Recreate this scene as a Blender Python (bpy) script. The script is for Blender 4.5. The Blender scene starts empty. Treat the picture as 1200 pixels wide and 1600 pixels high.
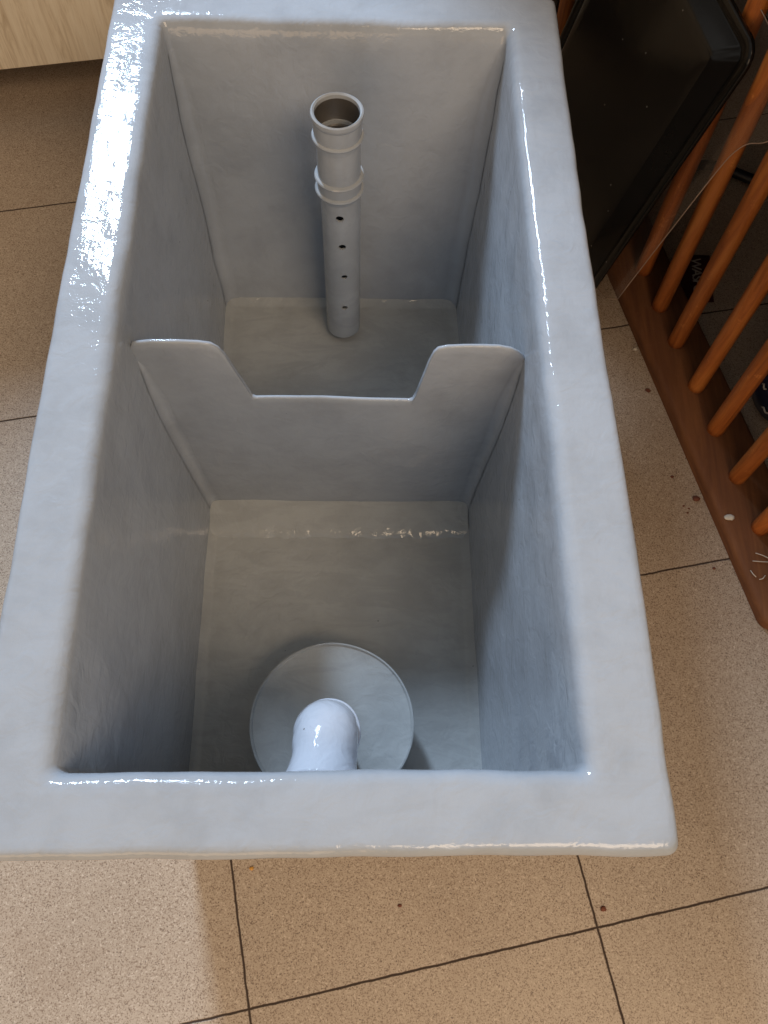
import bpy, bmesh, math, random
import numpy as np
from mathutils import Vector, Matrix, noise

# ------------------------------------------------------------------ camera, world, lamps
S = 0.40            # one modelling unit (the inner width of the tank) in metres
sc = bpy.context.scene
C = sc.collection
cam_d = bpy.data.cameras.new('camera'); cam = bpy.data.objects.new('camera', cam_d); C.objects.link(cam)
CM = ((0.9995124024, -0.0034074330, -0.0310378280),
      (-0.0097096451, 0.9108272023, -0.4126736367),
      (0.0296762558, 0.4127737843, 0.9103500002))
m = Matrix(CM).to_4x4(); m.translation = Vector((0.0685208, -0.2120852, 1.6380379)) * S
cam.matrix_world = m
cam_d.sensor_fit = 'VERTICAL'; cam_d.sensor_height = 36.0; cam_d.lens = 1319.41 / 1600 * 36
cam_d.clip_start = 0.01; cam_d.clip_end = 200
sc.camera = cam

w = bpy.data.worlds.new('World'); sc.world = w; w.use_nodes = True
bg = w.node_tree.nodes['Background']
# soft, uneven light of the room around: paler and darker patches of wall and ceiling
_nt = w.node_tree
_tc = _nt.nodes.new('ShaderNodeTexCoord'); _no = _nt.nodes.new('ShaderNodeTexNoise'); _cr = _nt.nodes.new('ShaderNodeValToRGB')
_no.inputs['Scale'].default_value = 3.2; _no.inputs['Detail'].default_value = 1.0
_cr.color_ramp.elements[0].position = 0.40; _cr.color_ramp.elements[0].color = (0.42, 0.38, 0.33, 1)
_cr.color_ramp.elements[1].position = 0.60; _cr.color_ramp.elements[1].color = (1.6, 1.58, 1.52, 1)
_nt.links.new(_tc.outputs['Generated'], _no.inputs['Vector']); _nt.links.new(_no.outputs['Fac'], _cr.inputs[0])
_nt.links.new(_cr.outputs[0], bg.inputs[0]); bg.inputs[1].default_value = 0.28

def area(name, loc, target, sx, sy, power, col):
    l = bpy.data.lights.new(name, 'AREA'); l.shape = 'RECTANGLE'; l.size = sx; l.size_y = sy
    l.energy = power; l.color = col
    o = bpy.data.objects.new(name, l); C.objects.link(o)
    o.location = loc
    o.rotation_euler = (Vector(target) - Vector(loc)).to_track_quat('-Z', 'Y').to_euler()
    return o
win = area('window_light', (-0.97, 2.71, 2.00), (-0.1, 0.5, 0), 0.36, 0.84, 122, (0.58, 0.76, 1.0))
win.data.shape = 'ELLIPSE'
area('ceiling_light', (0.85, -1.05, 2.0), (0.1, 0.1, -0.4), 1.25, 0.8, 30, (1.0, 0.75, 0.50))
area('doorway_light', (-0.85, -2.4, 0.55), (0.1, 0.0, -0.2), 1.8, 1.1, 17, (1.0, 0.66, 0.38))

sc.view_settings.view_transform = 'Standard'; sc.view_settings.look = 'None'
sc.view_settings.exposure = 0.18; sc.view_settings.gamma = 1; sc.view_settings.use_curve_mapping = False
sc.render.engine = 'CYCLES'
sc.cycles.max_bounces = 8; sc.cycles.transparent_max_bounces = 12
sc.cycles.use_denoising = True

# ------------------------------------------------------------------ constants (modelling units)
A = 0.5; L = 2.0727; D = 1.0446; H = 1.0746; W = 0.150
XL, XR, YB, YF, YD = -0.4402, 0.4497, 1.9087, 0.07, 1.0324
TP, TA, TX, TY = 1.0155, 0.19104, -0.22868, -0.49797    # floor tile pitch, turn, origin
random.seed(4)

# ------------------------------------------------------------------ helpers
def tag(o, label, cat=None, group=None, kind=None):
    if label: o['label'] = label
    if cat: o['category'] = cat
    if group: o['group'] = group
    if kind: o['kind'] = kind
    return o

def link(name, me, mat, parent=None):
    o = bpy.data.objects.new(name, me); C.objects.link(o)
    if mat: me.materials.append(mat)
    if parent is not None:
        o.parent = parent
        o.matrix_parent_inverse = parent.matrix_world.inverted()
    return o

def mesh(name, vs, fs, mat, parent=None, smooth=True, scale=S):
    me = bpy.data.meshes.new(name)
    me.from_pydata([(v[0]*scale, v[1]*scale, v[2]*scale) for v in vs], [], fs)
    me.validate(); me.update()
    bm = bmesh.new(); bm.from_mesh(me)
    bmesh.ops.recalc_face_normals(bm, faces=bm.faces); bm.to_mesh(me); bm.free()
    if smooth: me.polygons.foreach_set('use_smooth', [True]*len(me.polygons))
    return link(name, me, mat, parent)

def bmobj(name, bm, mat, parent=None, smooth=True):
    for v in bm.verts: v.co *= S
    me = bpy.data.meshes.new(name); bm.to_mesh(me); bm.free()
    if smooth: me.polygons.foreach_set('use_smooth', [True]*len(me.polygons))
    return link(name, me, mat, parent)

def empty(name, loc):
    o = bpy.data.objects.new(name, None); C.objects.link(o)
    o.location = Vector(loc)*S; o.empty_display_size = 0.05
    bpy.context.view_layer.update()
    return o

def nz(x, y, z, s=1.0, seed=0.0):
    return noise.noise(Vector((x*s+seed, y*s-seed, z*s+2*seed)))

def lathe(prof, seg=72, cx=0, cy=0, closed=True):
    """prof: list of (r, z); returns verts, faces"""
    vs, fs = [], []
    n = len(prof)
    for (r, z) in prof:
        for k in range(seg):
            a = 2*math.pi*k/seg
            vs.append((cx+r*math.cos(a), cy+r*math.sin(a), z))
    rng = n if closed else n-1
    for i in range(rng):
        j = (i+1) % n
        for k in range(seg):
            l = (k+1) % seg
            fs.append((i*seg+k, i*seg+l, j*seg+l, j*seg+k))
    return vs, fs

def sweep(path, radii, seg=32, cap=True, up=Vector((0, 0, 1))):
    vs, fs = [], []
    n = len(path)
    P = [Vector(p) for p in path]
    ref = None
    for i in range(n):
        t = (P[min(i+1, n-1)]-P[max(i-1, 0)]).normalized()
        if ref is None:
            ref = t.orthogonal().normalized()
        ref = (ref - t*ref.dot(t)).normalized()
        b = t.cross(ref)
        r = radii[i] if hasattr(radii, '__len__') else radii
        for k in range(seg):
            a = 2*math.pi*k/seg
            vs.append(tuple(P[i]+ref*(r*math.cos(a))+b*(r*math.sin(a))))
    for i in range(n-1):
        for k in range(seg):
            l = (k+1) % seg
            fs.append((i*seg+k, i*seg+l, (i+1)*seg+l, (i+1)*seg+k))
    if cap:
        fs.append(tuple(range(seg))); fs.append(tuple(range((n-1)*seg, n*seg)))
    return vs, fs

def bevbox(x0, x1, y0, y1, z0, z1, r=0.01, seg=3):
    bm = bmesh.new()
    bmesh.ops.create_cube(bm, size=1)
    for v in bm.verts:
        v.co = Vector(((x0+x1)/2+v.co.x*(x1-x0), (y0+y1)/2+v.co.y*(y1-y0), (z0+z1)/2+v.co.z*(z1-z0)))
    if r > 0:
        bmesh.ops.bevel(bm, geom=list(bm.edges), offset=r, segments=seg, profile=0.5, affect='EDGES')
    return bm

# ------------------------------------------------------------------ materials
class NT:
    def __init__(s, name):
        s.m = bpy.data.materials.new(name); s.m.use_nodes = True
        s.t = s.m.node_tree; s.p = s.t.nodes['Principled BSDF']
        s.out = s.t.nodes['Material Output']
    def n(s, typ, **kw):
        nd = s.t.nodes.new(typ)
        for k, v in kw.items():
            if k.startswith('i_'):
                key = k[2:]
                key = int(key) if key.isdigit() else key.replace('_', ' ')
                nd.inputs[key].default_value = v
            else: setattr(nd, k, v)
        return nd
    def l(s, a, b): s.t.links.new(a, b)
    def coord(s, scale=(1, 1, 1), rot=(0, 0, 0), kind='Object'):
        tc = s.n('ShaderNodeTexCoord'); mp = s.n('ShaderNodeMapping')
        mp.inputs['Scale'].default_value = scale; mp.inputs['Rotation'].default_value = rot
        s.l(tc.outputs[kind], mp.inputs['Vector']); return mp.outputs[0]
    def noise(s, vec, scale, detail=4, rough=0.55, dist=0.0):
        nd = s.n('ShaderNodeTexNoise'); nd.inputs['Scale'].default_value = scale
        nd.inputs['Detail'].default_value = detail; nd.inputs['Roughness'].default_value = rough
        nd.inputs['Distortion'].default_value = dist
        s.l(vec, nd.inputs['Vector']); return nd.outputs['Fac']
    def ramp(s, fac, stops):
        r = s.n('ShaderNodeValToRGB'); e = r.color_ramp.elements
        while len(e) > 1: e.remove(e[-1])
        e[0].position = stops[0][0]; e[0].color = (*stops[0][1], 1)
        for p, c in stops[1:]:
            x = e.new(p); x.color = (*c, 1)
        s.l(fac, r.inputs[0]); return r.outputs[0]
    def math(s, op, a, b=None, c=None, clamp=False):
        nd = s.n('ShaderNodeMath'); nd.operation = op; nd.use_clamp = clamp
        for i, v in enumerate((a, b, c)):
            if v is None: continue
            if isinstance(v, (int, float)): nd.inputs[i].default_value = v
            else: s.l(v, nd.inputs[i])
        return nd.outputs[0]
    def mix(s, fac, a, b, mode='MIX'):
        nd = s.n('ShaderNodeMix'); nd.data_type = 'RGBA'; nd.blend_type = mode
        if isinstance(fac, (int, float)): nd.inputs[0].default_value = fac
        else: s.l(fac, nd.inputs[0])
        for i, v in ((6, a), (7, b)):
            if isinstance(v, tuple): nd.inputs[i].default_value = (*v, 1)
            else: s.l(v, nd.inputs[i])
        return nd.outputs[2]
    def bump(s, h, strength, dist, prev=None):
        b = s.n('ShaderNodeBump'); b.inputs['Strength'].default_value = strength
        b.inputs['Distance'].default_value = dist
        s.l(h, b.inputs['Height'])
        if prev is not None: s.l(prev, b.inputs['Normal'])
        return b.outputs[0]
    def set(s, **kw):
        for k, v in kw.items():
            inp = s.p.inputs[k.replace('_', ' ')]
            if isinstance(v, (int, float)): inp.default_value = v
            elif isinstance(v, tuple): inp.default_value = (*v, 1)
            else: s.l(v, inp)
        return s.m

def paint_mat(name, base, rip=1.0, rough=0.16, streak=1.0, var=1.0):
    """brushed-on glossy grey epoxy paint over hand-laid glass fibre"""
    t = NT(name)
    v = t.coord()
    big = t.noise(v, 9, 3, 0.5)
    mid = t.noise(v, 48, 3, 0.5, 1.0)
    fine = t.noise(v, 150, 3, 0.5)
    vs = t.coord((140, 140, 9))
    st = t.noise(vs, 1.0, 4, 0.6)            # vertical brush strokes on the walls
    vx = t.coord((60, 7, 60))
    st2 = t.noise(vx, 1.0, 4, 0.6, 0.4)
    col = t.ramp(t.noise(v, 14, 5, 0.6), [(0.30, tuple(c*0.87 for c in base)), (0.52, base), (0.75, tuple(min(1, c*1.04) for c in base))])
    sm = t.noise(t.coord((9, 26, 9), (0, 0, 0.5)), 1.0, 6, 0.62, 2.2)      # gloss reflections painted into the colour as smears
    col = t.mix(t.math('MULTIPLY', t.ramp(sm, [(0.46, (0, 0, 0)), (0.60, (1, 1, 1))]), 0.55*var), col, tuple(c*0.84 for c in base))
    spk = t.n('ShaderNodeTexVoronoi', feature='F1'); spk.inputs['Scale'].default_value = 26
    t.l(v, spk.inputs['Vector'])
    pin = t.math('MULTIPLY', t.math('LESS_THAN', spk.outputs['Distance'], 0.022), t.math('GREATER_THAN', t.noise(v, 6, 2), 0.56))
    col = t.mix(pin, col, (0.12, 0.12, 0.12))
    rg = t.math('MULTIPLY_ADD', t.noise(v, 13, 5, 0.65), 0.12, rough-0.15)
    b = t.bump(big, 0.22*rip, 0.010)
    b = t.bump(mid, 0.36*rip, 0.0026, b)
    b = t.bump(st, 0.26*streak, 0.0010, b)
    b = t.bump(st2, 0.24*streak, 0.0014, b)
    b = t.bump(fine, 0.07*rip, 0.0008, b)
    return t.set(Base_Color=col, Roughness=rg, Normal=b, Specular_IOR_Level=0.34)

M_TUB = paint_mat('grey_paint', (0.37, 0.394, 0.425), var=0.35)
M_TUBFLOOR = paint_mat('grey_paint_reflections', (0.365, 0.374, 0.368), rip=1.5, rough=0.18, streak=0.7, var=1.0)  # tank floor: its glossy reflections are put into the paint colour
M_ELBOW = paint_mat('white_paint', (0.56, 0.59, 0.65), rip=1.3, var=0.2)
M_PIPE = paint_mat('grey_paint_pipe', (0.37, 0.385, 0.395), rip=0.35, rough=0.20, streak=0.4)

def floor_mat():
    t = NT('speckled_tiles')
    v = t.coord()
    # tile coordinates
    mp = t.n('ShaderNodeMapping', vector_type='POINT')
    tc = t.n('ShaderNodeTexCoord')
    sub = t.n('ShaderNodeVectorMath', operation='SUBTRACT'); sub.inputs[1].default_value = (TX*S, TY*S, 0)
    t.l(tc.outputs['Object'], sub.inputs[0])
    mp.inputs['Rotation'].default_value = (0, 0, -TA); mp.inputs['Scale'].default_value = (1/(TP*S),)*3
    t.l(sub.outputs[0], mp.inputs['Vector'])
    wob = t.n('ShaderNodeTexNoise'); wob.inputs['Scale'].default_value = 60; wob.inputs['Detail'].default_value = 3
    t.l(tc.outputs['Object'], wob.inputs['Vector'])
    ws = t.n('ShaderNodeVectorMath', operation='MULTIPLY_ADD'); ws.inputs[1].default_value = (0.006, 0.006, 0); 
    ws.inputs[2].default_value = (-0.003, -0.003, 0)
    t.l(wob.outputs['Color'], ws.inputs[0])
    add = t.n('ShaderNodeVectorMath', operation='ADD'); t.l(mp.outputs[0], add.inputs[0]); t.l(ws.outputs[0], add.inputs[1])
    sep = t.n('ShaderNodeSeparateXYZ'); t.l(add.outputs[0], sep.inputs[0])
    def edge(o):
        f = t.math('FRACT', t.math('ADD', o, 100.5))
        return t.math('ABSOLUTE', t.math('SUBTRACT', f, 0.5))
    d = t.math('MINIMUM', edge(sep.outputs[0]), edge(sep.outputs[1]))
    g = t.n('ShaderNodeMapRange', interpolation_type='SMOOTHSTEP'); g.inputs[1].default_value = 0.0016; g.inputs[2].default_value = 0.0044
    g.inputs[3].default_value = 1; g.inputs[4].default_value = 0
    t.l(d, g.inputs[0]); grout = g.outputs[0]
    # speckle
    base = t.ramp(t.noise(v, 5, 4, 0.6), [(0.3, (0.415, 0.325, 0.24)), (0.7, (0.48, 0.38, 0.285))])
    n1 = t.noise(v, 560, 3, 0.65)
    n2 = t.noise(v, 420, 2, 0.5)
    c = t.mix(t.ramp(n1, [(0.39, (1, 1, 1)), (0.49, (0, 0, 0))]), base, (0.22, 0.15, 0.10))
    c = t.mix(t.ramp(n2, [(0.58, (0, 0, 0)), (0.72, (0.7, 0.7, 0.7))]), c, (0.66, 0.55, 0.43))
    vo = t.n('ShaderNodeTexVoronoi'); vo.inputs['Scale'].default_value = 230; t.l(v, vo.inputs['Vector'])
    dk = t.math('MULTIPLY', t.math('LESS_THAN', vo.outputs['Distance'], 0.19), t.math('GREATER_THAN', t.noise(v, 90, 2), 0.53))
    c = t.mix(t.math('MULTIPLY', dk, 0.75), c, (0.10, 0.06, 0.04))
    # faint grime
    gr = t.ramp(t.noise(v, 11, 6, 0.7), [(0.55, (0, 0, 0)), (0.8, (0.35, 0.35, 0.35))])
    c = t.mix(gr, c, (0.30, 0.20, 0.13))
    c = t.mix(grout, c, (0.045, 0.025, 0.015))
    h = t.math('SUBTRACT', 1.0, grout)
    b = t.bump(h, 0.5, 0.002); b = t.bump(n1, 0.15, 0.0006, b)
    rg = t.math('MULTIPLY_ADD', grout, 0.4, 0.42)
    return t.set(Base_Color=c, Roughness=rg, Normal=b)
M_FLOOR = floor_mat()

def wood_mat(name, light, mid, dark, scale=(30, 30, 2.2), rough=0.42, bump=0.3, wear=0.25, rot=(0, 0, 0)):
    t = NT(name)
    v = t.coord(scale, rot); u = t.coord()
    oi = t.n('ShaderNodeObjectInfo')
    off = t.n('ShaderNodeVectorMath', operation='ADD'); t.l(v, off.inputs[0])
    mul = t.n('ShaderNodeVectorMath', operation='SCALE'); mul.inputs[0].default_value = (7, 13, 5)
    t.l(oi.outputs['Random'], mul.inputs['Scale']); t.l(mul.outputs[0], off.inputs[1])
    n = t.noise(off.outputs[0], 1.6, 8, 0.68, 1.1)
    c = t.ramp(n, [(0.28, dark), (0.5, mid), (0.72, light)])
    n2 = t.noise(off.outputs[0], 7, 3, 0.6)
    c = t.mix(t.math('MULTIPLY', t.ramp(n2, [(0.5, (0, 0, 0)), (0.75, (1, 1, 1))]), 0.35), c, dark)
    wr = t.ramp(t.noise(u, 45, 6, 0.75), [(0.60, (0, 0, 0)), (0.70, (1, 1, 1))])
    c = t.mix(t.math('MULTIPLY', wr, wear), c, tuple(min(1, x*1.9+0.03) for x in light))
    hsv = t.n('ShaderNodeHueSaturation'); t.l(c, hsv.inputs['Color'])
    t.l(t.math('MULTIPLY_ADD', oi.outputs['Random'], 0.5, 0.78), hsv.inputs['Value'])
    rg = t.math('MULTIPLY_ADD', t.noise(u, 60, 4), 0.3, rough-0.12)
    b = t.bump(n, bump, 0.0012)
    return t.set(Base_Color=hsv.outputs[0], Roughness=rg, Normal=b)
M_DOWEL = wood_mat('orange_varnished_wood', (0.58, 0.215, 0.050), (0.42, 0.125, 0.025), (0.17, 0.042, 0.010), bump=0.6, wear=0.35)
M_BOARD = wood_mat('worn_brown_wood', (0.27, 0.105, 0.034), (0.19, 0.070, 0.023), (0.12, 0.042, 0.015), scale=(26, 2.4, 26), rough=0.72, wear=0.10, rot=(0, 0, -0.223))
M_PALE = wood_mat('pale_oak', (0.84, 0.76, 0.61), (0.78, 0.68, 0.52), (0.50, 0.39, 0.26), scale=(55, 55, 3.5), rough=0.5, wear=0.0, bump=0.15, rot=(0, 0.35, 0))

def simple(name, col, rough, bumps=None, **kw):
    t = NT(name); v = t.coord()
    n = t.noise(v, 30, 5, 0.6)
    c = t.ramp(n, [(0.3, tuple(x*0.8 for x in col)), (0.7, tuple(min(1, x*1.15) for x in col))])
    b = t.bump(t.noise(v, bumps or 80, 3), 0.12, 0.001)
    return t.set(Base_Color=c, Roughness=t.math('MULTIPLY_ADD', n, 0.2, rough-0.1), Normal=b, **kw)

def tray_mat():
    t = NT('black_enamel'); v = t.coord()
    vo = t.n('ShaderNodeTexVoronoi'); vo.inputs['Scale'].default_value = 42; t.l(v, vo.inputs['Vector'])
    sp = t.math('MULTIPLY', t.math('LESS_THAN', vo.outputs['Distance'], 0.05), t.math('GREATER_THAN', t.noise(v, 18, 2), 0.5))
    c = t.ramp(t.noise(v, 9, 5, 0.65), [(0.3, (0.006, 0.0055, 0.0055)), (0.7, (0.011, 0.010, 0.009))])
    c = t.mix(t.math('MULTIPLY', sp, 0.6), c, (0.30, 0.27, 0.24))
    r = t.math('MULTIPLY_ADD', t.noise(v, 14, 5, 0.7), 0.14, 0.08)
    b = t.bump(t.noise(v, 60, 3), 0.08, 0.001)
    return t.set(Base_Color=c, Roughness=r, Normal=b, Specular_IOR_Level=0.30)
M_TRAY = tray_mat()

def clear_mat():
    t = NT('clear_plastic')
    tr = t.n('ShaderNodeBsdfTransparent'); tr.inputs[0].default_value = (0.97, 0.95, 0.93, 1)
    gl = t.n('ShaderNodeBsdfGlossy'); gl.inputs['Roughness'].default_value = 0.12
    df = t.n('ShaderNodeBsdfDiffuse'); df.inputs[0].default_value = (0.55, 0.45, 0.38, 1)
    v = t.coord()
    lw = t.n('ShaderNodeLayerWeight'); lw.inputs[0].default_value = 0.25
    m1 = t.n('ShaderNodeMixShader'); t.l(t.math('MULTIPLY', lw.outputs['Fresnel'], 0.12), m1.inputs[0]); t.l(tr.outputs[0], m1.inputs[1]); t.l(gl.outputs[0], m1.inputs[2])
    m2 = t.n('ShaderNodeMixShader')
    t.l(t.math('MULTIPLY_ADD', t.noise(v, 25, 5, 0.7), 0.05, 0.0), m2.inputs[0])
    t.l(m1.outputs[0], m2.inputs[1]); t.l(df.outputs[0], m2.inputs[2])
    t.l(m2.outputs[0], t.out.inputs['Surface'])
    return t.m
M_CLEAR = clear_mat()
M_EDGE = simple('plastic_edge', (0.42, 0.30, 0.22), 0.25)
M_DARKIN = simple('dark_unpainted_plastic', (0.075, 0.065, 0.055), 0.4)
M_TAN = simple('tan_lit_bottom', (0.60, 0.45, 0.34), 0.6)
M_BLUE = simple('dark_blue_plastic', (0.012, 0.018, 0.05), 0.3)
M_BLACK = simple('black_plastic', (0.012, 0.012, 0.014), 0.4)
M_WRAP = simple('dark_red_wrapper', (0.05, 0.008, 0.010), 0.35)
M_INK = simple('pale_print', (0.45, 0.42, 0.38), 0.6)
M_WHITE = simple('off_white_chip', (0.72, 0.66, 0.55), 0.6)
M_RUST = simple('rust_brown_crumb', (0.16, 0.05, 0.025), 0.8)
M_AMBER = simple('amber_crumb', (0.75, 0.36, 0.06), 0.5)
M_SHADE = simple('dark_brown_board', (0.05, 0.03, 0.02), 0.6)

# ------------------------------------------------------------------ floor
fl = mesh('floor', [(-14, -10, -H), (14, -10, -H), (14, 16, -H), (-14, 16, -H)], [(0, 1, 2, 3)], M_FLOOR, smooth=False)
tag(fl, 'beige speckled floor tiles with dark joints', kind='structure')

bmw = bevbox(-0.64, 3.6, 3.85, 4.2, -H+0.002, 4.6, 0.01, 1)  # out-of-view wall, added to keep window light off the rack
wl = bmobj('wall', bmw, simple('plaster', (0.5, 0.48, 0.44), 0.8), smooth=False)
tag(wl, 'unseen wall added beyond the rack to block window light', kind='structure')

# ------------------------------------------------------------------ the tank
tank = empty('fibreglass_tank', (0, 1.0, -H))
tag(tank, 'glossy grey painted two-compartment fibreglass tank with a wide flat rim standing on the tiles', 'tank')

NXs, NYs, NC = 44, 88, 6
def ring(x0, x1, y0, y1, z, r):
    r = max(r, 1e-4); pts = []
    def seg(a, b, n):
        for i in range(n): 
            t = i/n; pts.append((a[0]+(b[0]-a[0])*t, a[1]+(b[1]-a[1])*t, z))
    def arc(cx, cy, a0):
        for i in range(NC):
            a = a0+math.pi/2*i/NC; pts.append((cx+r*math.cos(a), cy+r*math.sin(a), z))
    seg((x0+r, y0), (x1-r, y0), NXs); arc(x1-r, y0+r, -math.pi/2)
    seg((x1, y0+r), (x1, y1-r), NYs); arc(x1-r, y1-r, 0)
    seg((x1-r, y1), (x0+r, y1), NXs); arc(x0+r, y1-r, math.pi/2)
    seg((x0, y1-r), (x0, y0+r), NYs); arc(x0+r, y0+r, math.pi)
    return pts

rings = []   # (points, wave amplitude)
def lerp(a, b, t): return a+(b-a)*t
NW = 26
z_top = -0.030
for i in range(NW+1):
    t = i/NW; zz = lerp(-D, z_top, t)
    f = (-zz)/D
    rings.append((ring(lerp(-A, XL, f), lerp(A, XR, f), lerp(0, YF, f), lerp(L, YB, f), zz, 0.016+0.012*(1-t)), 0.0035))
R1 = 0.030
for k in range(1, 6):       # inner rounding
    a = math.pi/2*k/5
    o = R1*(1-math.cos(a)); zz = z_top+R1*math.sin(a)
    rings.append((ring(-A-o, A+o, -o, L+o, zz, 0.018+o*0.6), 0.005))
R2 = 0.022
for k in range(1, 7):
    o = lerp(R1, W-R2, k/7)
    rings.append((ring(-A-o, A+o, -o, L+o, 0, 0.022), 0.0028))
for k in range(0, 6):       # outer rounding
    a = math.pi/2*k/5
    o = W-R2+R2*math.sin(a); zz = -R2*(1-math.cos(a))
    rings.append((ring(-A-o, A+o, -o, L+o, zz, 0.022), 0.0035))
LIP = 0.040
rings.append((ring(-A-W+0.001, A+W-0.001, -W+0.001, L+W-0.001, -0.03, 0.032), 0.0035))
rings.append((ring(-A-W+0.004, A+W-0.004, -W+0.004, L+W-0.004, -LIP, 0.030), 0.003))
rings.append((ring(-A-W+0.014, A+W-0.014, -W+0.014, L+W-0.014, -LIP-0.004, 0.03), 0.002))
TH = 0.020
for k in range(0, 9):
    t = k/8; zz = lerp(-LIP-0.006, -H, t); f = -zz/D
    rings.append((ring(lerp(-A, XL, f)-TH, lerp(A, XR, f)+TH, lerp(0, YF, f)-TH, lerp(L, YB, f)+TH, zz, 0.03), 0.001))
N = len(rings[0][0])
vs, fs = [], []
for pts, amp in rings:
    for (x, y, z) in pts:
        dx = amp*1.6*nz(x, y, z, 3.1, 1.3) + amp*0.8*nz(x, y, z, 10, 4.1)
        dy = amp*1.6*nz(x, y, z, 3.1, 9.7) + amp*0.8*nz(x, y, z, 10, 7.7)
        if x > A and z > -0.06: dx += 0.011*min(1, (x-A)/W)*max(0, min(1, (1.25-y)/0.5))
        dz = 0.0
        if z > -0.06:
            e = 1.0
            dz = 0.0030*nz(x, y, 0, 5.0, 3.3)+0.0012*nz(x, y, 0, 16, 5.3)
        if z < -H+0.001: dx = dy = dz = 0
        vs.append((x+dx, y+dy, z+dz))
for i in range(len(rings)-1):
    for k in range(N):
        l = (k+1) % N
        fs.append((i*N+k, i*N+l, (i+1)*N+l, (i+1)*N+k))
fs.append(tuple(range((len(rings)-1)*N, len(rings)*N)))
# tank floor: a grid with a low ramp against the baffle and uneven resin
gx, gy = 60, 120
o0 = len(vs)
for j in range(gy+1):
    y = lerp(YF-0.012, YB+0.012, j/gy)
    for i in range(gx+1):
        x = lerp(XL-0.012, XR+0.012, i/gx)
        z = -D + 0.004*nz(x, y, 0, 4, 2.2) + 0.0025*nz(x, y, 0, 9, 6.2)
        ed = min(x-XL, XR-x, y-YF, YB-y)
        z += 0.020*max(0, 1-max(ed, 0)/0.022)**2
        if y > YD+0.01: z += 0.010*max(0, (YD+0.05-y)/0.05 if y > YD else 0)
        vs.append((x, y, z))
for j in range(gy):
    for i in range(gx):
        a = o0+j*(gx+1)+i
        fs.append((a, a+1, a+gx+2, a+gx+1))
body = mesh('basin', vs, fs, M_TUB, tank)
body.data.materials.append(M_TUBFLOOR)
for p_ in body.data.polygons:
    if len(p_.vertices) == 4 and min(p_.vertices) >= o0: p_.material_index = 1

# laminated strip under the baffle: a shallow ramp with a ragged lower edge
vs, fs = [], []
nx, ny = 90, 8
for j in range(ny+1):
    for i in range(nx+1):
        x = lerp(XL+0.001, XR-0.001, i/nx)
        ye = YD-0.128-0.007*nz(x, 0, 0, 9, 1)-0.005*nz(x, 0, 0, 30, 2)
        t = j/ny
        y = lerp(ye, YD, t)
        z = -D+0.005+0.040*t**0.9 + 0.0016*nz(x, y, 0, 22, 5) + (0.0 if j else -0.006)
        vs.append((x, y, z))
for j in range(ny):
    for i in range(nx):
        a = j*(nx+1)+i; fs.append((a, a+1, a+nx+2, a+nx+1))
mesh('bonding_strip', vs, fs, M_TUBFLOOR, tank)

# baffle with the notch
prof = [(-0.500, -0.128), (-0.488, -0.106), (-0.442, -0.095), (-0.38, -0.093), (-0.325, -0.096), (-0.296, -0.103), (-0.280, -0.120), (-0.268, -0.150),
        (-0.232, -0.315), (-0.224, -0.347), (-0.214, -0.356), (0.212, -0.360), (0.221, -0.352), (0.228, -0.325), (0.250, -0.165),
        (0.258, -0.130), (0.268, -0.113), (0.29, -0.106), (0.33, -0.105), (0.42, -0.107), (0.452, -0.116), (0.474, -0.132), (0.490, -0.150)]
xs = [prof[0][0]-0.01]
zt = [prof[0][1]-0.03]
for (a, b) in zip(prof[:-1], prof[1:]):
    dlen = math.hypot(b[0]-a[0], b[1]-a[1]); n = max(1, int(dlen/0.010))
    for i in range(n):
        t = i/n; xs.append(lerp(a[0], b[0], t)); zt.append(lerp(a[1], b[1], t))
xs += [prof[-1][0], prof[-1][0]+0.012]; zt += [prof[-1][1], prof[-1][1]-0.03]
T2 = 0.0065; rows = 34
vs, fs = [], []
nc = len(xs)
layers = []
for side in (-1, 1):
    for r in range(rows+1):
        layers.append((side, r))
# front rows bottom->top, then rounded crest, then back rows top->bottom
seqs = [(-1, r/rows, 0) for r in range(rows+1)]
crest = [(-0.7, 0.004), (0, 0.006), (0.7, 0.004)]
for (sx, tt, _) in seqs:
    for x, z in zip(xs, zt):
        f = -lerp(-D-0.01, z, tt)/D
        xx = x*(1-0.07*max(0, f-0.12))
        zz = lerp(-D-0.01, z, tt)
        wv = 0.006*nz(xx, 0, zz, 3.3, 8.8)+0.002*nz(xx, 0, zz, 11, 3.8)
        vs.append((xx, YD-T2+wv, zz))
for (k, dz) in crest:
    for x, z in zip(xs, zt):
        wv = 0.006*nz(x, 0, z, 3.3, 8.8)+0.002*nz(x, 0, z, 11, 3.8)
        vs.append((x, YD+k*T2+wv, z+dz))
for r in range(rows, -1, -1):
    tt = r/rows
    for x, z in zip(xs, zt):
        zz = lerp(-D-0.01, z, tt); f = -zz/D
        xx = x*(1-0.07*max(0, f-0.12))
        wv = 0.006*nz(xx, 0, zz, 3.3, 8.8)+0.002*nz(xx, 0, zz, 11, 3.8)
        vs.append((xx, YD+T2+wv, zz))
nr = len(vs)//nc
for j in range(nr-1):
    for i in range(nc-1):
        a = j*nc+i; fs.append((a, a+1, a+nc+1, a+nc))
mesh('baffle', vs, fs, M_TUB, tank)

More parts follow.
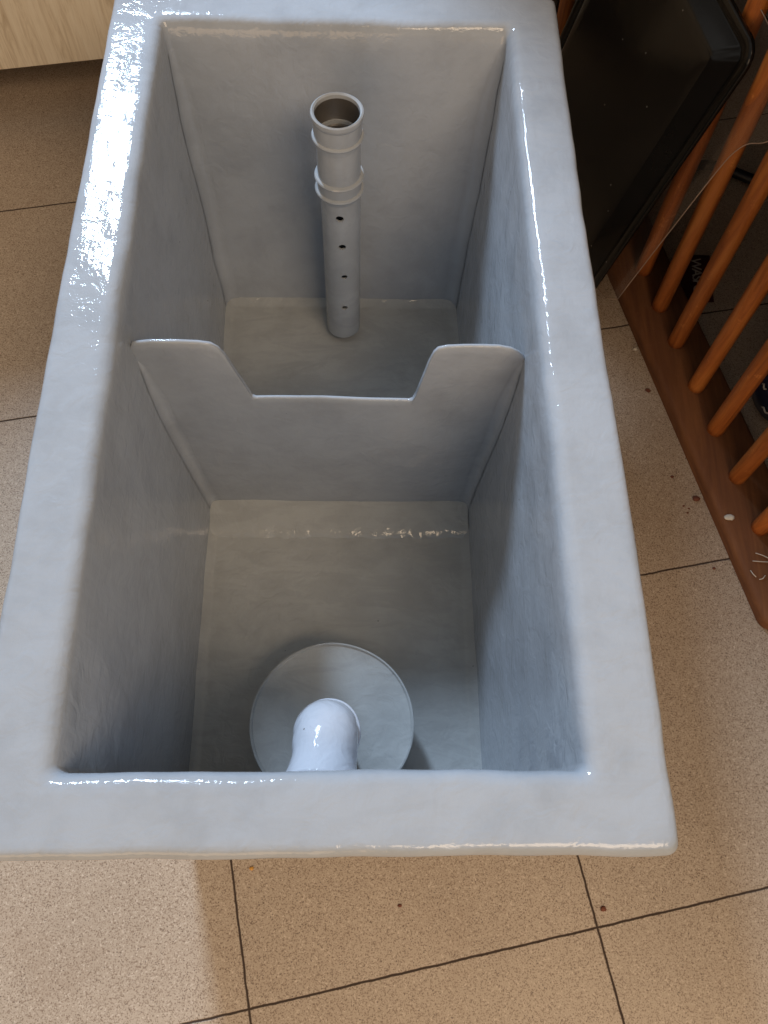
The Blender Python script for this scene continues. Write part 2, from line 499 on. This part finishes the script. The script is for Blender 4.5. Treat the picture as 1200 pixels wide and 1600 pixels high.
# resin and tape coves where the baffle and the far wall meet the side walls
def cove(side, yfun, sy, z0, z1, wd=0.042, seed=0, back=False):
    vs, fs = [], []; nk, nj = 8, 70
    for j in range(nj+1):
        z = lerp(z0, z1, j/nj); f = -z/D
        cx = lerp(-A, XL, f) if side < 0 else lerp(A, XR, f)
        cy = yfun(f)
        wa = wd*(1+0.10*nz(0, 0, z, 8, seed)); wb = wd*(1+0.10*nz(0, 0, z, 8, seed+9))
        am = 0.0035
        tpr = 0.12+0.88*min(1, j/16)**0.7; wa *= tpr; wb *= tpr
        def dx_(y): return am*1.6*nz(cx, y, z, 3.1, 1.3)+am*0.8*nz(cx, y, z, 10, 4.1)
        def dy_(x): return (am*1.6*nz(x, cy, z, 3.1, 9.7)+am*0.8*nz(x, cy, z, 10, 7.7)) if back else 0.006*nz(x, 0, z, 3.3, 8.8)+0.002*nz(x, 0, z, 11, 3.8)
        ya, xb = cy+sy*wa, cx-side*wb
        ddx, ddy = dx_(ya), dy_(xb)
        tp_ = min(1, j/4)                                  # feather the upper end into the walls
        pr = 0.0014*tp_
        for k in range(nk+1):
            s_ = k/nk
            u = wa*((1-s_)**2+(0.0 if tp_ >= 1 else 0)); v = wb*s_**2
            vs.append((cx+ddx-side*(v+pr*(1-s_)-0.004*(1-tp_)), cy+ddy+sy*(u+pr*s_-0.004*(1-tp_)), z))
    for j in range(nj):
        for k in range(nk):
            a = j*(nk+1)+k; fs.append((a, a+1, a+nk+2, a+nk+1))
    mesh('resin_cove', vs, fs, M_TUB, tank)
for sd, k in ((-1, 1), (1, 2)):
    cove(sd, lambda f: lerp(L, YB, f), -1, -0.035, -D+0.004, 0.046, k, True)
    cove(sd, lambda f: YD-T2, -1, -0.15, -D+0.006, 0.030, k+4)
    cove(sd, lambda f: YD+T2, 1, -0.15, -D+0.006, 0.030, k+7)

# ---- perforated standpipe at the far wall
PX, PY = 0.012, 1.775
PR = 0.0625
def tilt(vs, top=-0.05, bot=-1.0):
    return [(x + (-0.004 - 0.010*(z-top)/(bot-top)*-1)*1.0, y, z) for (x, y, z) in vs]
pv, pf = lathe([(PR, -0.33), (PR, -1.008), (PR-0.003, -1.012), (PR-0.007, -1.008), (PR-0.007, -0.33)], 96, PX, PY)
pipe = mesh('standpipe', pv, pf, M_PIPE, tank)
cutters = []
for (hx, hz, hr) in ((-0.003, -0.392, 0.0125), (0.003, -0.518, 0.0120), (0.008, -0.665, 0.0105), (0.007, -0.831, 0.0105)):
    cv, cf = sweep([(PX+hx, PY-0.12, hz), (PX+hx, PY-0.01, hz)], hr, 20)
    c = mesh('cut', cv, cf, None); cutters.append(c)
    md = pipe.modifiers.new('b', 'BOOLEAN'); md.operation = 'DIFFERENCE'; md.object = c; md.solver = 'EXACT'
bpy.context.view_layer.update()
dg = bpy.context.evaluated_depsgraph_get()
nm = bpy.data.meshes.new_from_object(pipe.evaluated_get(dg))
pipe.modifiers.clear(); pipe.data = nm
for c in cutters: bpy.data.objects.remove(c)
def smooth_angle(o, ang=35):
    bm = bmesh.new(); bm.from_mesh(o.data)
    for e in bm.edges:
        e.smooth = not (len(e.link_faces) == 2 and e.calc_face_angle(0) > math.radians(ang))
    for f in bm.faces: f.smooth = True
    bm.to_mesh(o.data); bm.free()
smooth_angle(pipe)
def bead(z, r, h=0.011, out=0.009):
    return [(r, z+h*1.3), (r+out*0.75, z+h*0.8), (r+out, z), (r+out*0.75, z-h*0.8), (r, z-h*1.3)]
# coupling: upper sleeve with the two beads of its mouth
prof = [(0.0655, -0.125)] + bead(-0.268, 0.0655, 0.0055, 0.0100) + [(0.0685, -0.279), (0.0685, -0.306)] + bead(-0.318, 0.0680, 0.0055, 0.0080) + [(0.0640, -0.342), (0.058, -0.342), (0.058, -0.125)]
cv, cf = lathe(prof, 96, PX-0.003, PY)
smooth_angle(mesh('coupling', cv, cf, M_PIPE, pipe), 28)
# socket at the top
prof = [(0.066, -0.150)] + [(r, z) for r, z in reversed(bead(-0.122, 0.0690, 0.0050, 0.0065))] + [(0.0705, -0.100), (0.0705, -0.066), (0.0745, -0.060), (0.0760, -0.052), (0.0745, -0.044), (0.0700, -0.041), (0.0650, -0.045), (0.0640, -0.052)]
prof += [(0.0640, -0.150)]
cv, cf = lathe(prof, 96, PX-0.005, PY)
sock = mesh('socket', cv, cf, M_PIPE, pipe); smooth_angle(sock, 28)
# unpainted inside of the socket with its ledge, and a tan disc coloured as the lit bottom below
cv, cf = lathe([(0.0636, -0.056), (0.0636, -0.135), (0.054, -0.137), (0.052, -0.141), (0.052, -0.33), (0.0538, -0.33), (0.0560, -0.142), (0.0639, -0.139), (0.0639, -0.056)], 72, PX-0.005, PY, closed=False)
mesh('socket_liner', cv, cf, M_DARKIN, pipe)
cv, cf = lathe([(0.0001, -0.152), (0.0515, -0.152), (0.0515, -0.165), (0.0001, -0.165)], 48, PX-0.005, PY)
mesh('lit_bottom_disc', cv, cf, M_TAN, pipe)
# short branch that carries the pipe from the back wall
path = [(PX, PY+0.03, -0.60), (PX, PY+0.1, -0.60), (PX, YB+0.09, -0.60)]
cv, cf = sweep(path, 0.045, 40); mesh('branch', cv, cf, M_PIPE, pipe)

# ---- round strainer plate with elbow at the near wall
DX, DY, DZ, DR = -0.004, 0.247, -0.87, 0.2395
prof = [(0.0001, DZ), (0.05, DZ), (0.12, DZ), (0.18, DZ), (DR-0.012, DZ), (DR-0.0095, DZ+0.001), (DR-0.008, DZ+0.004), (DR-0.005, DZ+0.006), (DR-0.001, DZ+0.005), (DR, DZ+0.001), (DR, DZ-0.022), (DR-0.006, DZ-0.028), (0.0001, DZ-0.028)]
vs, fs = lathe(prof, 128, DX, DY, closed=False)
vs = [(x+0.005*nz(x, y, 0, 5, 3)*(1 if math.hypot(x-DX, y-DY) > .2 else 0), y+0.005*nz(x, y, 0, 5, 6)*(1 if math.hypot(x-DX, y-DY) > .2 else 0), z+0.004*nz(x, y, 0, 6, 2)) for x, y, z in vs]
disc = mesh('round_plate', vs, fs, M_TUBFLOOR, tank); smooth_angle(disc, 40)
EX, EY = -0.014, 0.208
# pipe stub that carries the plate on the tank floor
cv, cf = lathe([(0.09, DZ-0.02), (0.09, -D), (0.082, -D), (0.082, DZ-0.02)], 64, EX, EY)
mesh('plate_stub', cv, cf, M_PIPE, disc)
cv, cf = sweep([(EX, EY-0.03, DZ), (EX+0.002, EY-0.045, DZ+0.15), (-0.006, 0.155, -0.60), (-0.005, 0.150, -0.46)], 0.066, 40)
riser = mesh('riser', cv, cf, M_PIPE, tank)
EZ = -0.46; ex, ey = -0.005, 0.150
path, rad = [(ex, ey, EZ-0.02)], [0.075]
R = 0.088
for i in range(0, 17):
    a = math.radians(72)*i/16
    path.append((ex-0.002*i/16, ey-R*(1-math.cos(a)), EZ+R*math.sin(a))); rad.append(0.076)
lp = path[-1]; sa, ca_ = math.sin(math.radians(72)), math.cos(math.radians(72))
for i in range(1, 9):
    path.append((lp[0]-0.0012*i, lp[1]-0.012*i*sa, lp[2]+0.012*i*ca_)); rad.append(0.076+0.0004*i*i)
vs, fs = sweep(path, rad, 56)
vs = [(x+0.006*nz(x, y, z, 8, 3)+0.003*nz(x, y, z, 24, 3), y+0.006*nz(x, y, z, 8, 6), z+0.006*nz(x, y, z, 8, 9)+0.003*nz(x, y, z, 24, 7)) for x, y, z in vs]
elbow = mesh('outlet_elbow', vs, fs, M_ELBOW, tank)
prof = [(0.070, EZ-0.045), (0.080, EZ-0.045), (0.083, EZ-0.038), (0.083, EZ-0.006), (0.0815, EZ+0.002), (0.078, EZ+0.004), (0.070, EZ+0.001)]
cv, cf = lathe(prof, 72, ex, ey)
cv = [(x+0.003*nz(x, y, z, 9, 3), y+0.003*nz(x, y, z, 9, 6), z) for x, y, z in cv]
mesh('elbow_collar', cv, cf, M_ELBOW, elbow)

# ------------------------------------------------------------------ the wooden crib-like rack on the right
rdir = Vector((-0.2213, 0.9752, 0)); rn = Vector((0.9752, 0.2213, 0))   # along, and away from the tank
p0 = Vector((1.425, 0.574, -H))                                       # near corner of its outer edge
rack = empty('wooden_slat_rack', tuple(p0))
tag(rack, 'orange-brown wooden rack with round upright slats on a worn plank beside the tank', 'rack')
BT = 0.055
def plank(name, a0, a1, n0, n1, z0, z1, r, mat, parent, cr=0.05):
    """box with its long axis on rdir; rounded near corner"""
    out = []
    bm = bmesh.new()
    prof2 = []
    for (aa, nn, sa, sn) in ((a0, n0, 1, 1), (a0, n1, 1, -1), (a1, n1, -1, -1), (a1, n0, -1, 1)):
        cc = (aa+sa*cr, nn+sn*cr)
        base = {(1, 1): math.pi, (1, -1): math.pi/2, (-1, -1): 0, (-1, 1): -math.pi/2}[(sa, sn)]
        for k in range(7):
            an = base - math.pi/2*k/6 + (0 if True else 0)
            # direction from centre towards the corner
            prof2.append((cc, an, sa, sn, k))
    pts = []
    order = [(a0, n0, 1, 1), (a0, n1, 1, -1), (a1, n1, -1, -1), (a1, n0, -1, 1)]
    for idx, (aa, nn, sa, sn) in enumerate(order):
        ca, cn = aa+sa*cr, nn+sn*cr
        # sweep so that the loop keeps going round
        if idx == 0: an0, an1 = (0, -1), (-1, 0)     # from n-side to a-side
        seq = []
        for k in range(7):
            th = math.pi/2*k/6
            if idx in (0, 2): da, dn = -sa*math.sin(th), -sn*math.cos(th)
            else: da, dn = -sa*math.cos(th), -sn*math.sin(th)
            seq.append((ca+cr*da, cn+cr*dn))
        pts += seq
    vsb = [bm.verts.new(p0*0+Vector((p0.x, p0.y, 0))+rdir*a+rn*n_+Vector((0, 0, z0))) for a, n_ in pts]
    f = bm.faces.new(vsb)
    ex = bmesh.ops.extrude_face_region(bm, geom=[f])
    tv = [v for v in ex['geom'] if isinstance(v, bmesh.types.BMVert)]
    for v in tv: v.co.z = z1
    bmesh.ops.recalc_face_normals(bm, faces=bm.faces)
    te = [e for e in bm.edges if all(abs(v.co.z-z1) < 1e-6 for v in e.verts)]
    bmesh.ops.bevel(bm, geom=te, offset=r, segments=4, profile=0.5, affect='EDGES')
    o = bmobj(name, bm, mat, parent)
    smooth_angle(o, 50)
    return o
plank('base_plank', 0.0, 3.1, 0.0, 0.255, -H+0.003, -H+BT, 0.022, M_BOARD, rack)
plank('top_rail', 0.0, 3.1, 0.03, 0.20, 0.82, 0.90, 0.02, M_DOWEL, rack)
def rbox(name, a0, a1, n0, n1, z0, z1, mat):
    bm = bevbox(a0, a1, n0, n1, z0, z1, 0.006, 2)
    for v in bm.verts:
        a, b_, z = v.co; v.co = Vector((p0.x, p0.y, 0))+rdir*a+rn*b_; v.co.z = z
    o = bmobj(name, bm, mat, rack); smooth_angle(o, 30); return o
rbox('added_top_board', -1.5, 3.15, -0.12, 1.45, 0.903, 0.95, M_SHADE)  # top and panels added out of view to darken the space behind the slats
rbox('added_end_panel', 0.06, 0.10, 0.26, 1.40, -H+0.003, 0.90, M_SHADE)
rbox('added_end_panel', 3.06, 3.10, 0.26, 1.40, -H+0.003, 0.90, M_SHADE)
rbox('added_back_panel', 0.05, 3.11, 1.402, 1.44, -H+0.003, 0.90, M_SHADE)
slat_y = [0.938, 1.135, 1.33, 1.515, 1.715, 1.885, 2.065, 2.26, 2.45, 2.64, 2.83, 3.02, 3.21, 3.40]
slat_n = 0.123
for i, yy in enumerate(slat_y):
    a = (yy - p0.y - rn.y*slat_n)/rdir.y
    b = Vector((p0.x, p0.y, 0))+rdir*a+rn*slat_n
    lx = -0.028+0.006*math.sin(i*2.3)
    n = 60; path, rad = [], []
    for k in range(n+1):
        t = k/n; z = lerp(-H+BT-0.004, 0.83, t)
        path.append((b.x+lx*(z+H)/1.0, b.y-0.01*(z+H), z))
        rad.append(0.0315+0.0008*nz(b.x, b.y, z, 4, i)*1.5)
    vs, fs = sweep(path, rad, 28)
    mesh('slat', vs, fs, M_DOWEL, rack)
# stout corner post at the near end
b = Vector((p0.x, p0.y, 0))+rdir*0.052+rn*0.085
vs, fs = sweep([(b.x-0.01*k*0.1, b.y, lerp(-H+BT-0.005, 0.83, k/20)) for k in range(21)], 0.045, 28)
mesh('corner_post', vs, fs, M_DOWEL, rack)

# ------------------------------------------------------------------ black oven tray leaning on the rack
P2 = Vector((1.164, 1.887, 0.08)); e1 = Vector((0.187, -0.008, 0.982)).normalized(); e2 = Vector((-0.223, 0.974, 0.05))
e2 = (e2-e1*e2.dot(e1)).normalized(); nn = e1.cross(e2).normalized()
if nn.x > 0: nn = -nn          # towards the tank
TL, TW = 1.166, 0.90
tray = empty('black_oven_tray', tuple(P2-e1*TL))
tag(tray, 'black enamel oven tray with rounded corners leaning upright between tank and wooden slats', 'tray')
def rr(u0, u1, v0, v1, r, n=8):
    out = []
    for (cu, cv, a0) in ((u1-r, v0+r, -90), (u1-r, v1-r, 0), (u0+r, v1-r, 90), (u0+r, v0+r, 180)):
        for k in range(n+1):
            a = math.radians(a0+90*k/n); out.append((cu+r*math.cos(a), cv+r*math.sin(a)))
    return out
def tp(u, v, h): return tuple(P2 - e1*(TL-u) + e2*v + nn*h)
loops = [(0.0, 0.060, -0.008), (0.0, 0.060, 0.0), (0.002, 0.058, 0.004), (0.006, 0.055, 0.005), (0.034, 0.040, 0.004), (0.038, 0.038, 0.000), (0.042, 0.037, 0.002), (0.046, 0.036, 0.006),
         (0.092, 0.030, 0.032), (0.099, 0.028, 0.036), (0.108, 0.026, 0.038), (0.135, 0.024, 0.0385)]
vs, fs = [], []
for (o, r, h) in loops:
    for (u, v) in rr(o, TL-o, o, TW-o, r): vs.append(tp(u, v, h))
nl = len(vs)//len(loops)
for i in range(len(loops)-1):
    for k in range(nl):
        l = (k+1) % nl; fs.append((i*nl+k, i*nl+l, (i+1)*nl+l, (i+1)*nl+k))
fs.append(tuple(range((len(loops)-1)*nl, len(loops)*nl)))
tb = mesh('pan', vs, fs, M_TRAY, tray)
md = tb.modifiers.new('s', 'SOLIDIFY'); md.thickness = 0.0012; md.offset = 0
smooth_angle(tb, 60)

# ------------------------------------------------------------------ clear plastic cover behind the tray
Q = Vector((1.215, 1.90, 0.0))
f1 = e1; f2 = e2; off = -0.045
def cp(u, v, h=0.0): return tuple(P2 + e1*u + e2*v + nn*(off+h))
outl = [(-1.10, -0.085), (-0.80, -0.088), (-0.50, -0.095), (-0.30, -0.10), (-0.235, -0.112), (-0.19, -0.135), (-0.155, -0.175), (-0.11, -0.200), (-0.05, -0.200), (0.0, -0.185), (0.03, -0.14), (0.02, -0.06), (0.03, 0.10), (0.03, 0.70), (-1.10, 0.70)]
# smooth the outline
def chaikin(p, n=2):
    for _ in range(n):
        q = []
        for i in range(len(p)):
            a, b = p[i], p[(i+1) % len(p)]
            q += [(a[0]*.75+b[0]*.25, a[1]*.75+b[1]*.25), (a[0]*.25+b[0]*.75, a[1]*.25+b[1]*.75)]
        p = q
    return p
ol = chaikin(outl, 2)
lid = empty('clear_plastic_cover', cp(-1.10, 0.3))
tag(lid, 'clear plastic cover with a rounded lug standing behind the black tray', 'plastic cover')
n = len(ol)
vs = [cp(u, v, 0.0) for u, v in ol] + [cp(u, v, -0.004) for u, v in ol]
fs = [tuple(range(n)), tuple(range(2*n-1, n-1, -1))]
mesh('sheet', vs, fs, M_CLEAR, lid, smooth=False)
vs, fs = sweep([cp(u, v, -0.002) for u, v in ol]+[cp(*ol[0], -0.002)], 0.0017, 8)
mesh('edge_bead', vs, fs, M_EDGE, lid)

# ------------------------------------------------------------------ pale cabinet at the upper left
ca = Vector((math.cos(0.186), math.sin(0.186), 0)); cn = Vector((-math.sin(0.186), math.cos(0.186), 0))
c0 = Vector((-1.396, 2.865, 0))
cab = empty('pale_wood_cabinet', (c0.x, c0.y, -H))
tag(cab, 'pale wood-grained cabinet raised over a dark toe kick at the upper left', 'cabinet')
def cbox(name, a0, a1, n0, n1, z0, z1, mat, r=0.006):
    bm = bevbox(a0, a1, n0, n1, z0, z1, r, 2)
    for v in bm.verts:
        a, b, z = v.co; v.co = c0+ca*a+cn*b; v.co.z = z
    o = bmobj(name, bm, mat, cab); smooth_angle(o, 30); return o
cbox('door', -0.95, 1.20, 0.0, 0.045, -0.80, 0.60, M_PALE)
cbox('carcass', -2.2, 1.20, 0.050, 1.35, -0.80, 0.62, M_PALE)
cbox('door', -2.19, -0.962, 0.0, 0.045, -0.80, 0.60, M_PALE)
cbox('toe_kick', -2.2, 1.20, 0.55, 0.60, -H+0.002, -0.802, M_SHADE)
cbox('worktop', -2.25, 1.24, -0.05, 1.37, 0.622, 0.70, M_PALE)

# ------------------------------------------------------------------ things behind the slats
def blob_pot():
    t = empty('dark_blue_pot', (1.70, 1.47, -H))
    tag(t, 'dark blue glazed pot on the floor behind the wooden slats', 'pot')
    prof = [(0.0001, -H+0.004), (0.10, -H+0.004), (0.155, -H+0.05), (0.185, -H+0.14), (0.175, -H+0.22), (0.14, -H+0.27), (0.145, -H+0.285), (0.125, -H+0.285), (0.12, -H+0.25), (0.0001, -H+0.24)]
    vs, fs = lathe(prof, 48, 1.70, 1.47, closed=False)
    mesh('pot_body', vs, fs, M_BLUE, t)
    for (a, z, ln) in ((2.6, 0.16, 0.03), (3.3, 0.19, 0.022), (3.6, 0.12, 0.03), (4.0, 0.20, 0.02)):
        path = [(1.70+(0.186)*math.cos(a+k*ln*1.5), 1.47+0.186*math.sin(a+k*ln*1.5), -H+z+0.006*math.sin(k*1.7)) for k in range(5)]
        v2, f2_ = sweep(path, 0.0035, 8)
        mesh('fleck', v2, f2_, M_INK, t)
blob_pot()

# printed wrapper lying on the floor
wr = empty('dark_red_wrapper', (1.46, 2.06, -H))
tag(wr, 'small dark red wrapper with pale lettering lying on the floor between the slats', 'wrapper')
vs, fs = [], []
for j in range(9):
    for i in range(7):
        u, v = (i/6-0.5)*0.13, (j/8-0.5)*0.24
        vs.append((1.440+u+0.1*v, 2.065+v-0.1*u, -H+0.012+0.010*nz(u, v, 0, 14, 3)+0.008*math.cos(i/6*6.28)*0.5))
for j in range(8):
    for i in range(6):
        a = j*7+i; fs.append((a, a+1, a+8, a+7))
o = mesh('foil', vs, fs, M_WRAP, wr)
md = o.modifiers.new('s', 'SOLIDIFY'); md.thickness = 0.0008
tx = bpy.data.curves.new('lettering', 'FONT'); tx.body = 'WASPC'; tx.size = 0.058*S; tx.extrude = 0.0004; tx.align_x = 'CENTER'; tx.align_y = 'CENTER'; tx.space_character = 0.85
to = bpy.data.objects.new('tmp', tx); C.objects.link(to); bpy.context.view_layer.update()
tme = bpy.data.meshes.new_from_object(to.evaluated_get(bpy.context.evaluated_depsgraph_get()))
bpy.data.objects.remove(to); to = link('lettering', tme, M_INK); to.parent = wr; to.matrix_parent_inverse = wr.matrix_world.inverted()
to.location = Vector((1.440, 2.065, -H+0.027))*S; to.rotation_euler = (0, 0, -math.pi/2-0.1)

# black cable behind the slats
path = [(1.62+0.06*math.sin(k*0.35), 2.3+k*0.05, -H+0.03+0.008*math.sin(k*.8)) for k in range(-6, 16)]
path = [(1.45+0.05*k, 2.62+0.05*math.sin(k*0.6), -H+0.03) for k in range(0, 18)]
vs, fs = sweep(path, 0.022, 14)
tag(mesh('black_cable', vs, fs, M_BLACK), 'thick black cable lying on the floor behind the slats', 'cable')

# ------------------------------------------------------------------ crumbs, chip and strands
def crumb(name, x, y, z, r, mat, label, cat, flat=0.5, group=None, seed=0):
    bm = bmesh.new(); bmesh.ops.create_icosphere(bm, subdivisions=2, radius=r)
    for v in bm.verts:
        k = 1+0.35*nz(v.co.x/r, v.co.y/r, v.co.z/r, 1.1, seed+x*7)
        v.co = Vector((v.co.x*k, v.co.y*k*(0.8), v.co.z*k*flat))+Vector((x, y, z+r*flat*0.8))
    tag(bmobj(name, bm, mat), label, cat, group)
crumb('plaster_chip', 1.364, 0.975, -H+BT, 0.017, M_WHITE, 'flat off-white chip lying on the rack plank', 'chip', 0.25)
crumb('crumb', 0.790, -0.276+0.02, -H, 0.009, M_RUST, 'brown crumb on the tile joint crossing below the tank corner', 'crumb', 0.6)
crumb('crumb', 0.867, -0.068, -H, 0.008, M_RUST, 'small brown crumb just right of the tank near corner', 'crumb', 0.6)
crumb('crumb', -0.241, -0.138, -H, 0.007, M_AMBER, 'tiny amber crumb beside the joint under the tank front lip', 'crumb', 0.6)
crumb('crumb', 0.195, -0.242, -H, 0.006, M_RUST, 'tiny reddish crumb on the tile in front of the tank middle', 'crumb', 0.5)
crumb('crumb', 1.283, 1.072, -H, 0.014, M_RUST, 'dark brown crumb against the edge of the rack plank', 'crumb', 0.5)
crumb('crumb', 1.211, 1.162, -H, 0.007, M_RUST, 'uppermost small rusty speck on the tile beside the plank', 'crumb', 0.25)
crumb('crumb', 1.173, 1.531, -H, 0.011, M_RUST, 'flat rusty speck on the tile near the far end of the gap', 'crumb', 0.2)
crumb('crumb', 1.323-0.02, 0.807, -H, 0.006, M_RUST, 'dark crumb just below the tile joint next to the plank', 'crumb', 0.5)
crumb('bead', 1.148, 1.716, -H, 0.009, M_WHITE, 'tiny pale bead on the tile by the shadowed plank edge', 'bead', 0.8)
crumb('speck', 0.16, 1.36, -D, 0.007, M_BLACK, 'tiny black speck on the floor of the far compartment', 'speck', 0.5)
# ring-shaped rust stain made of small flakes
for k, (x, y) in enumerate(((1.235, 1.045), (1.252, 1.035), (1.245, 1.018))):
    crumb('rust_flake', x, y, -H, 0.0045, M_RUST, 'rust flake of the small cluster on the tile by the plank', 'rust flake', 0.25, 'rust flakes by the plank', k)
for k, pts in enumerate((((1.431, 0.841), (1.452, 0.832), (1.470, 0.820), (1.490, 0.800)),
                         ((1.415, 0.812), (1.450, 0.808), (1.485, 0.806)),
                         ((1.401, 0.778), (1.406, 0.764), (1.413, 0.752)),
                         ((1.425, 0.745), (1.436, 0.747), (1.446, 0.758)))):
    vs, fs = sweep([(x, y, -H+BT+0.004+0.003*i) for i, (x, y) in enumerate(pts)], 0.0014, 8)
    tag(mesh('straw_fibre', vs, fs, M_WHITE), ['long pale fibre on the plank, farthest of the four', 'long thin fibre on the plank, second from the far end',
        'short thick pale fibre on the plank near its corner', 'short curled fibre on the plank near its corner'][k], 'fibre', 'pale fibres on the plank')
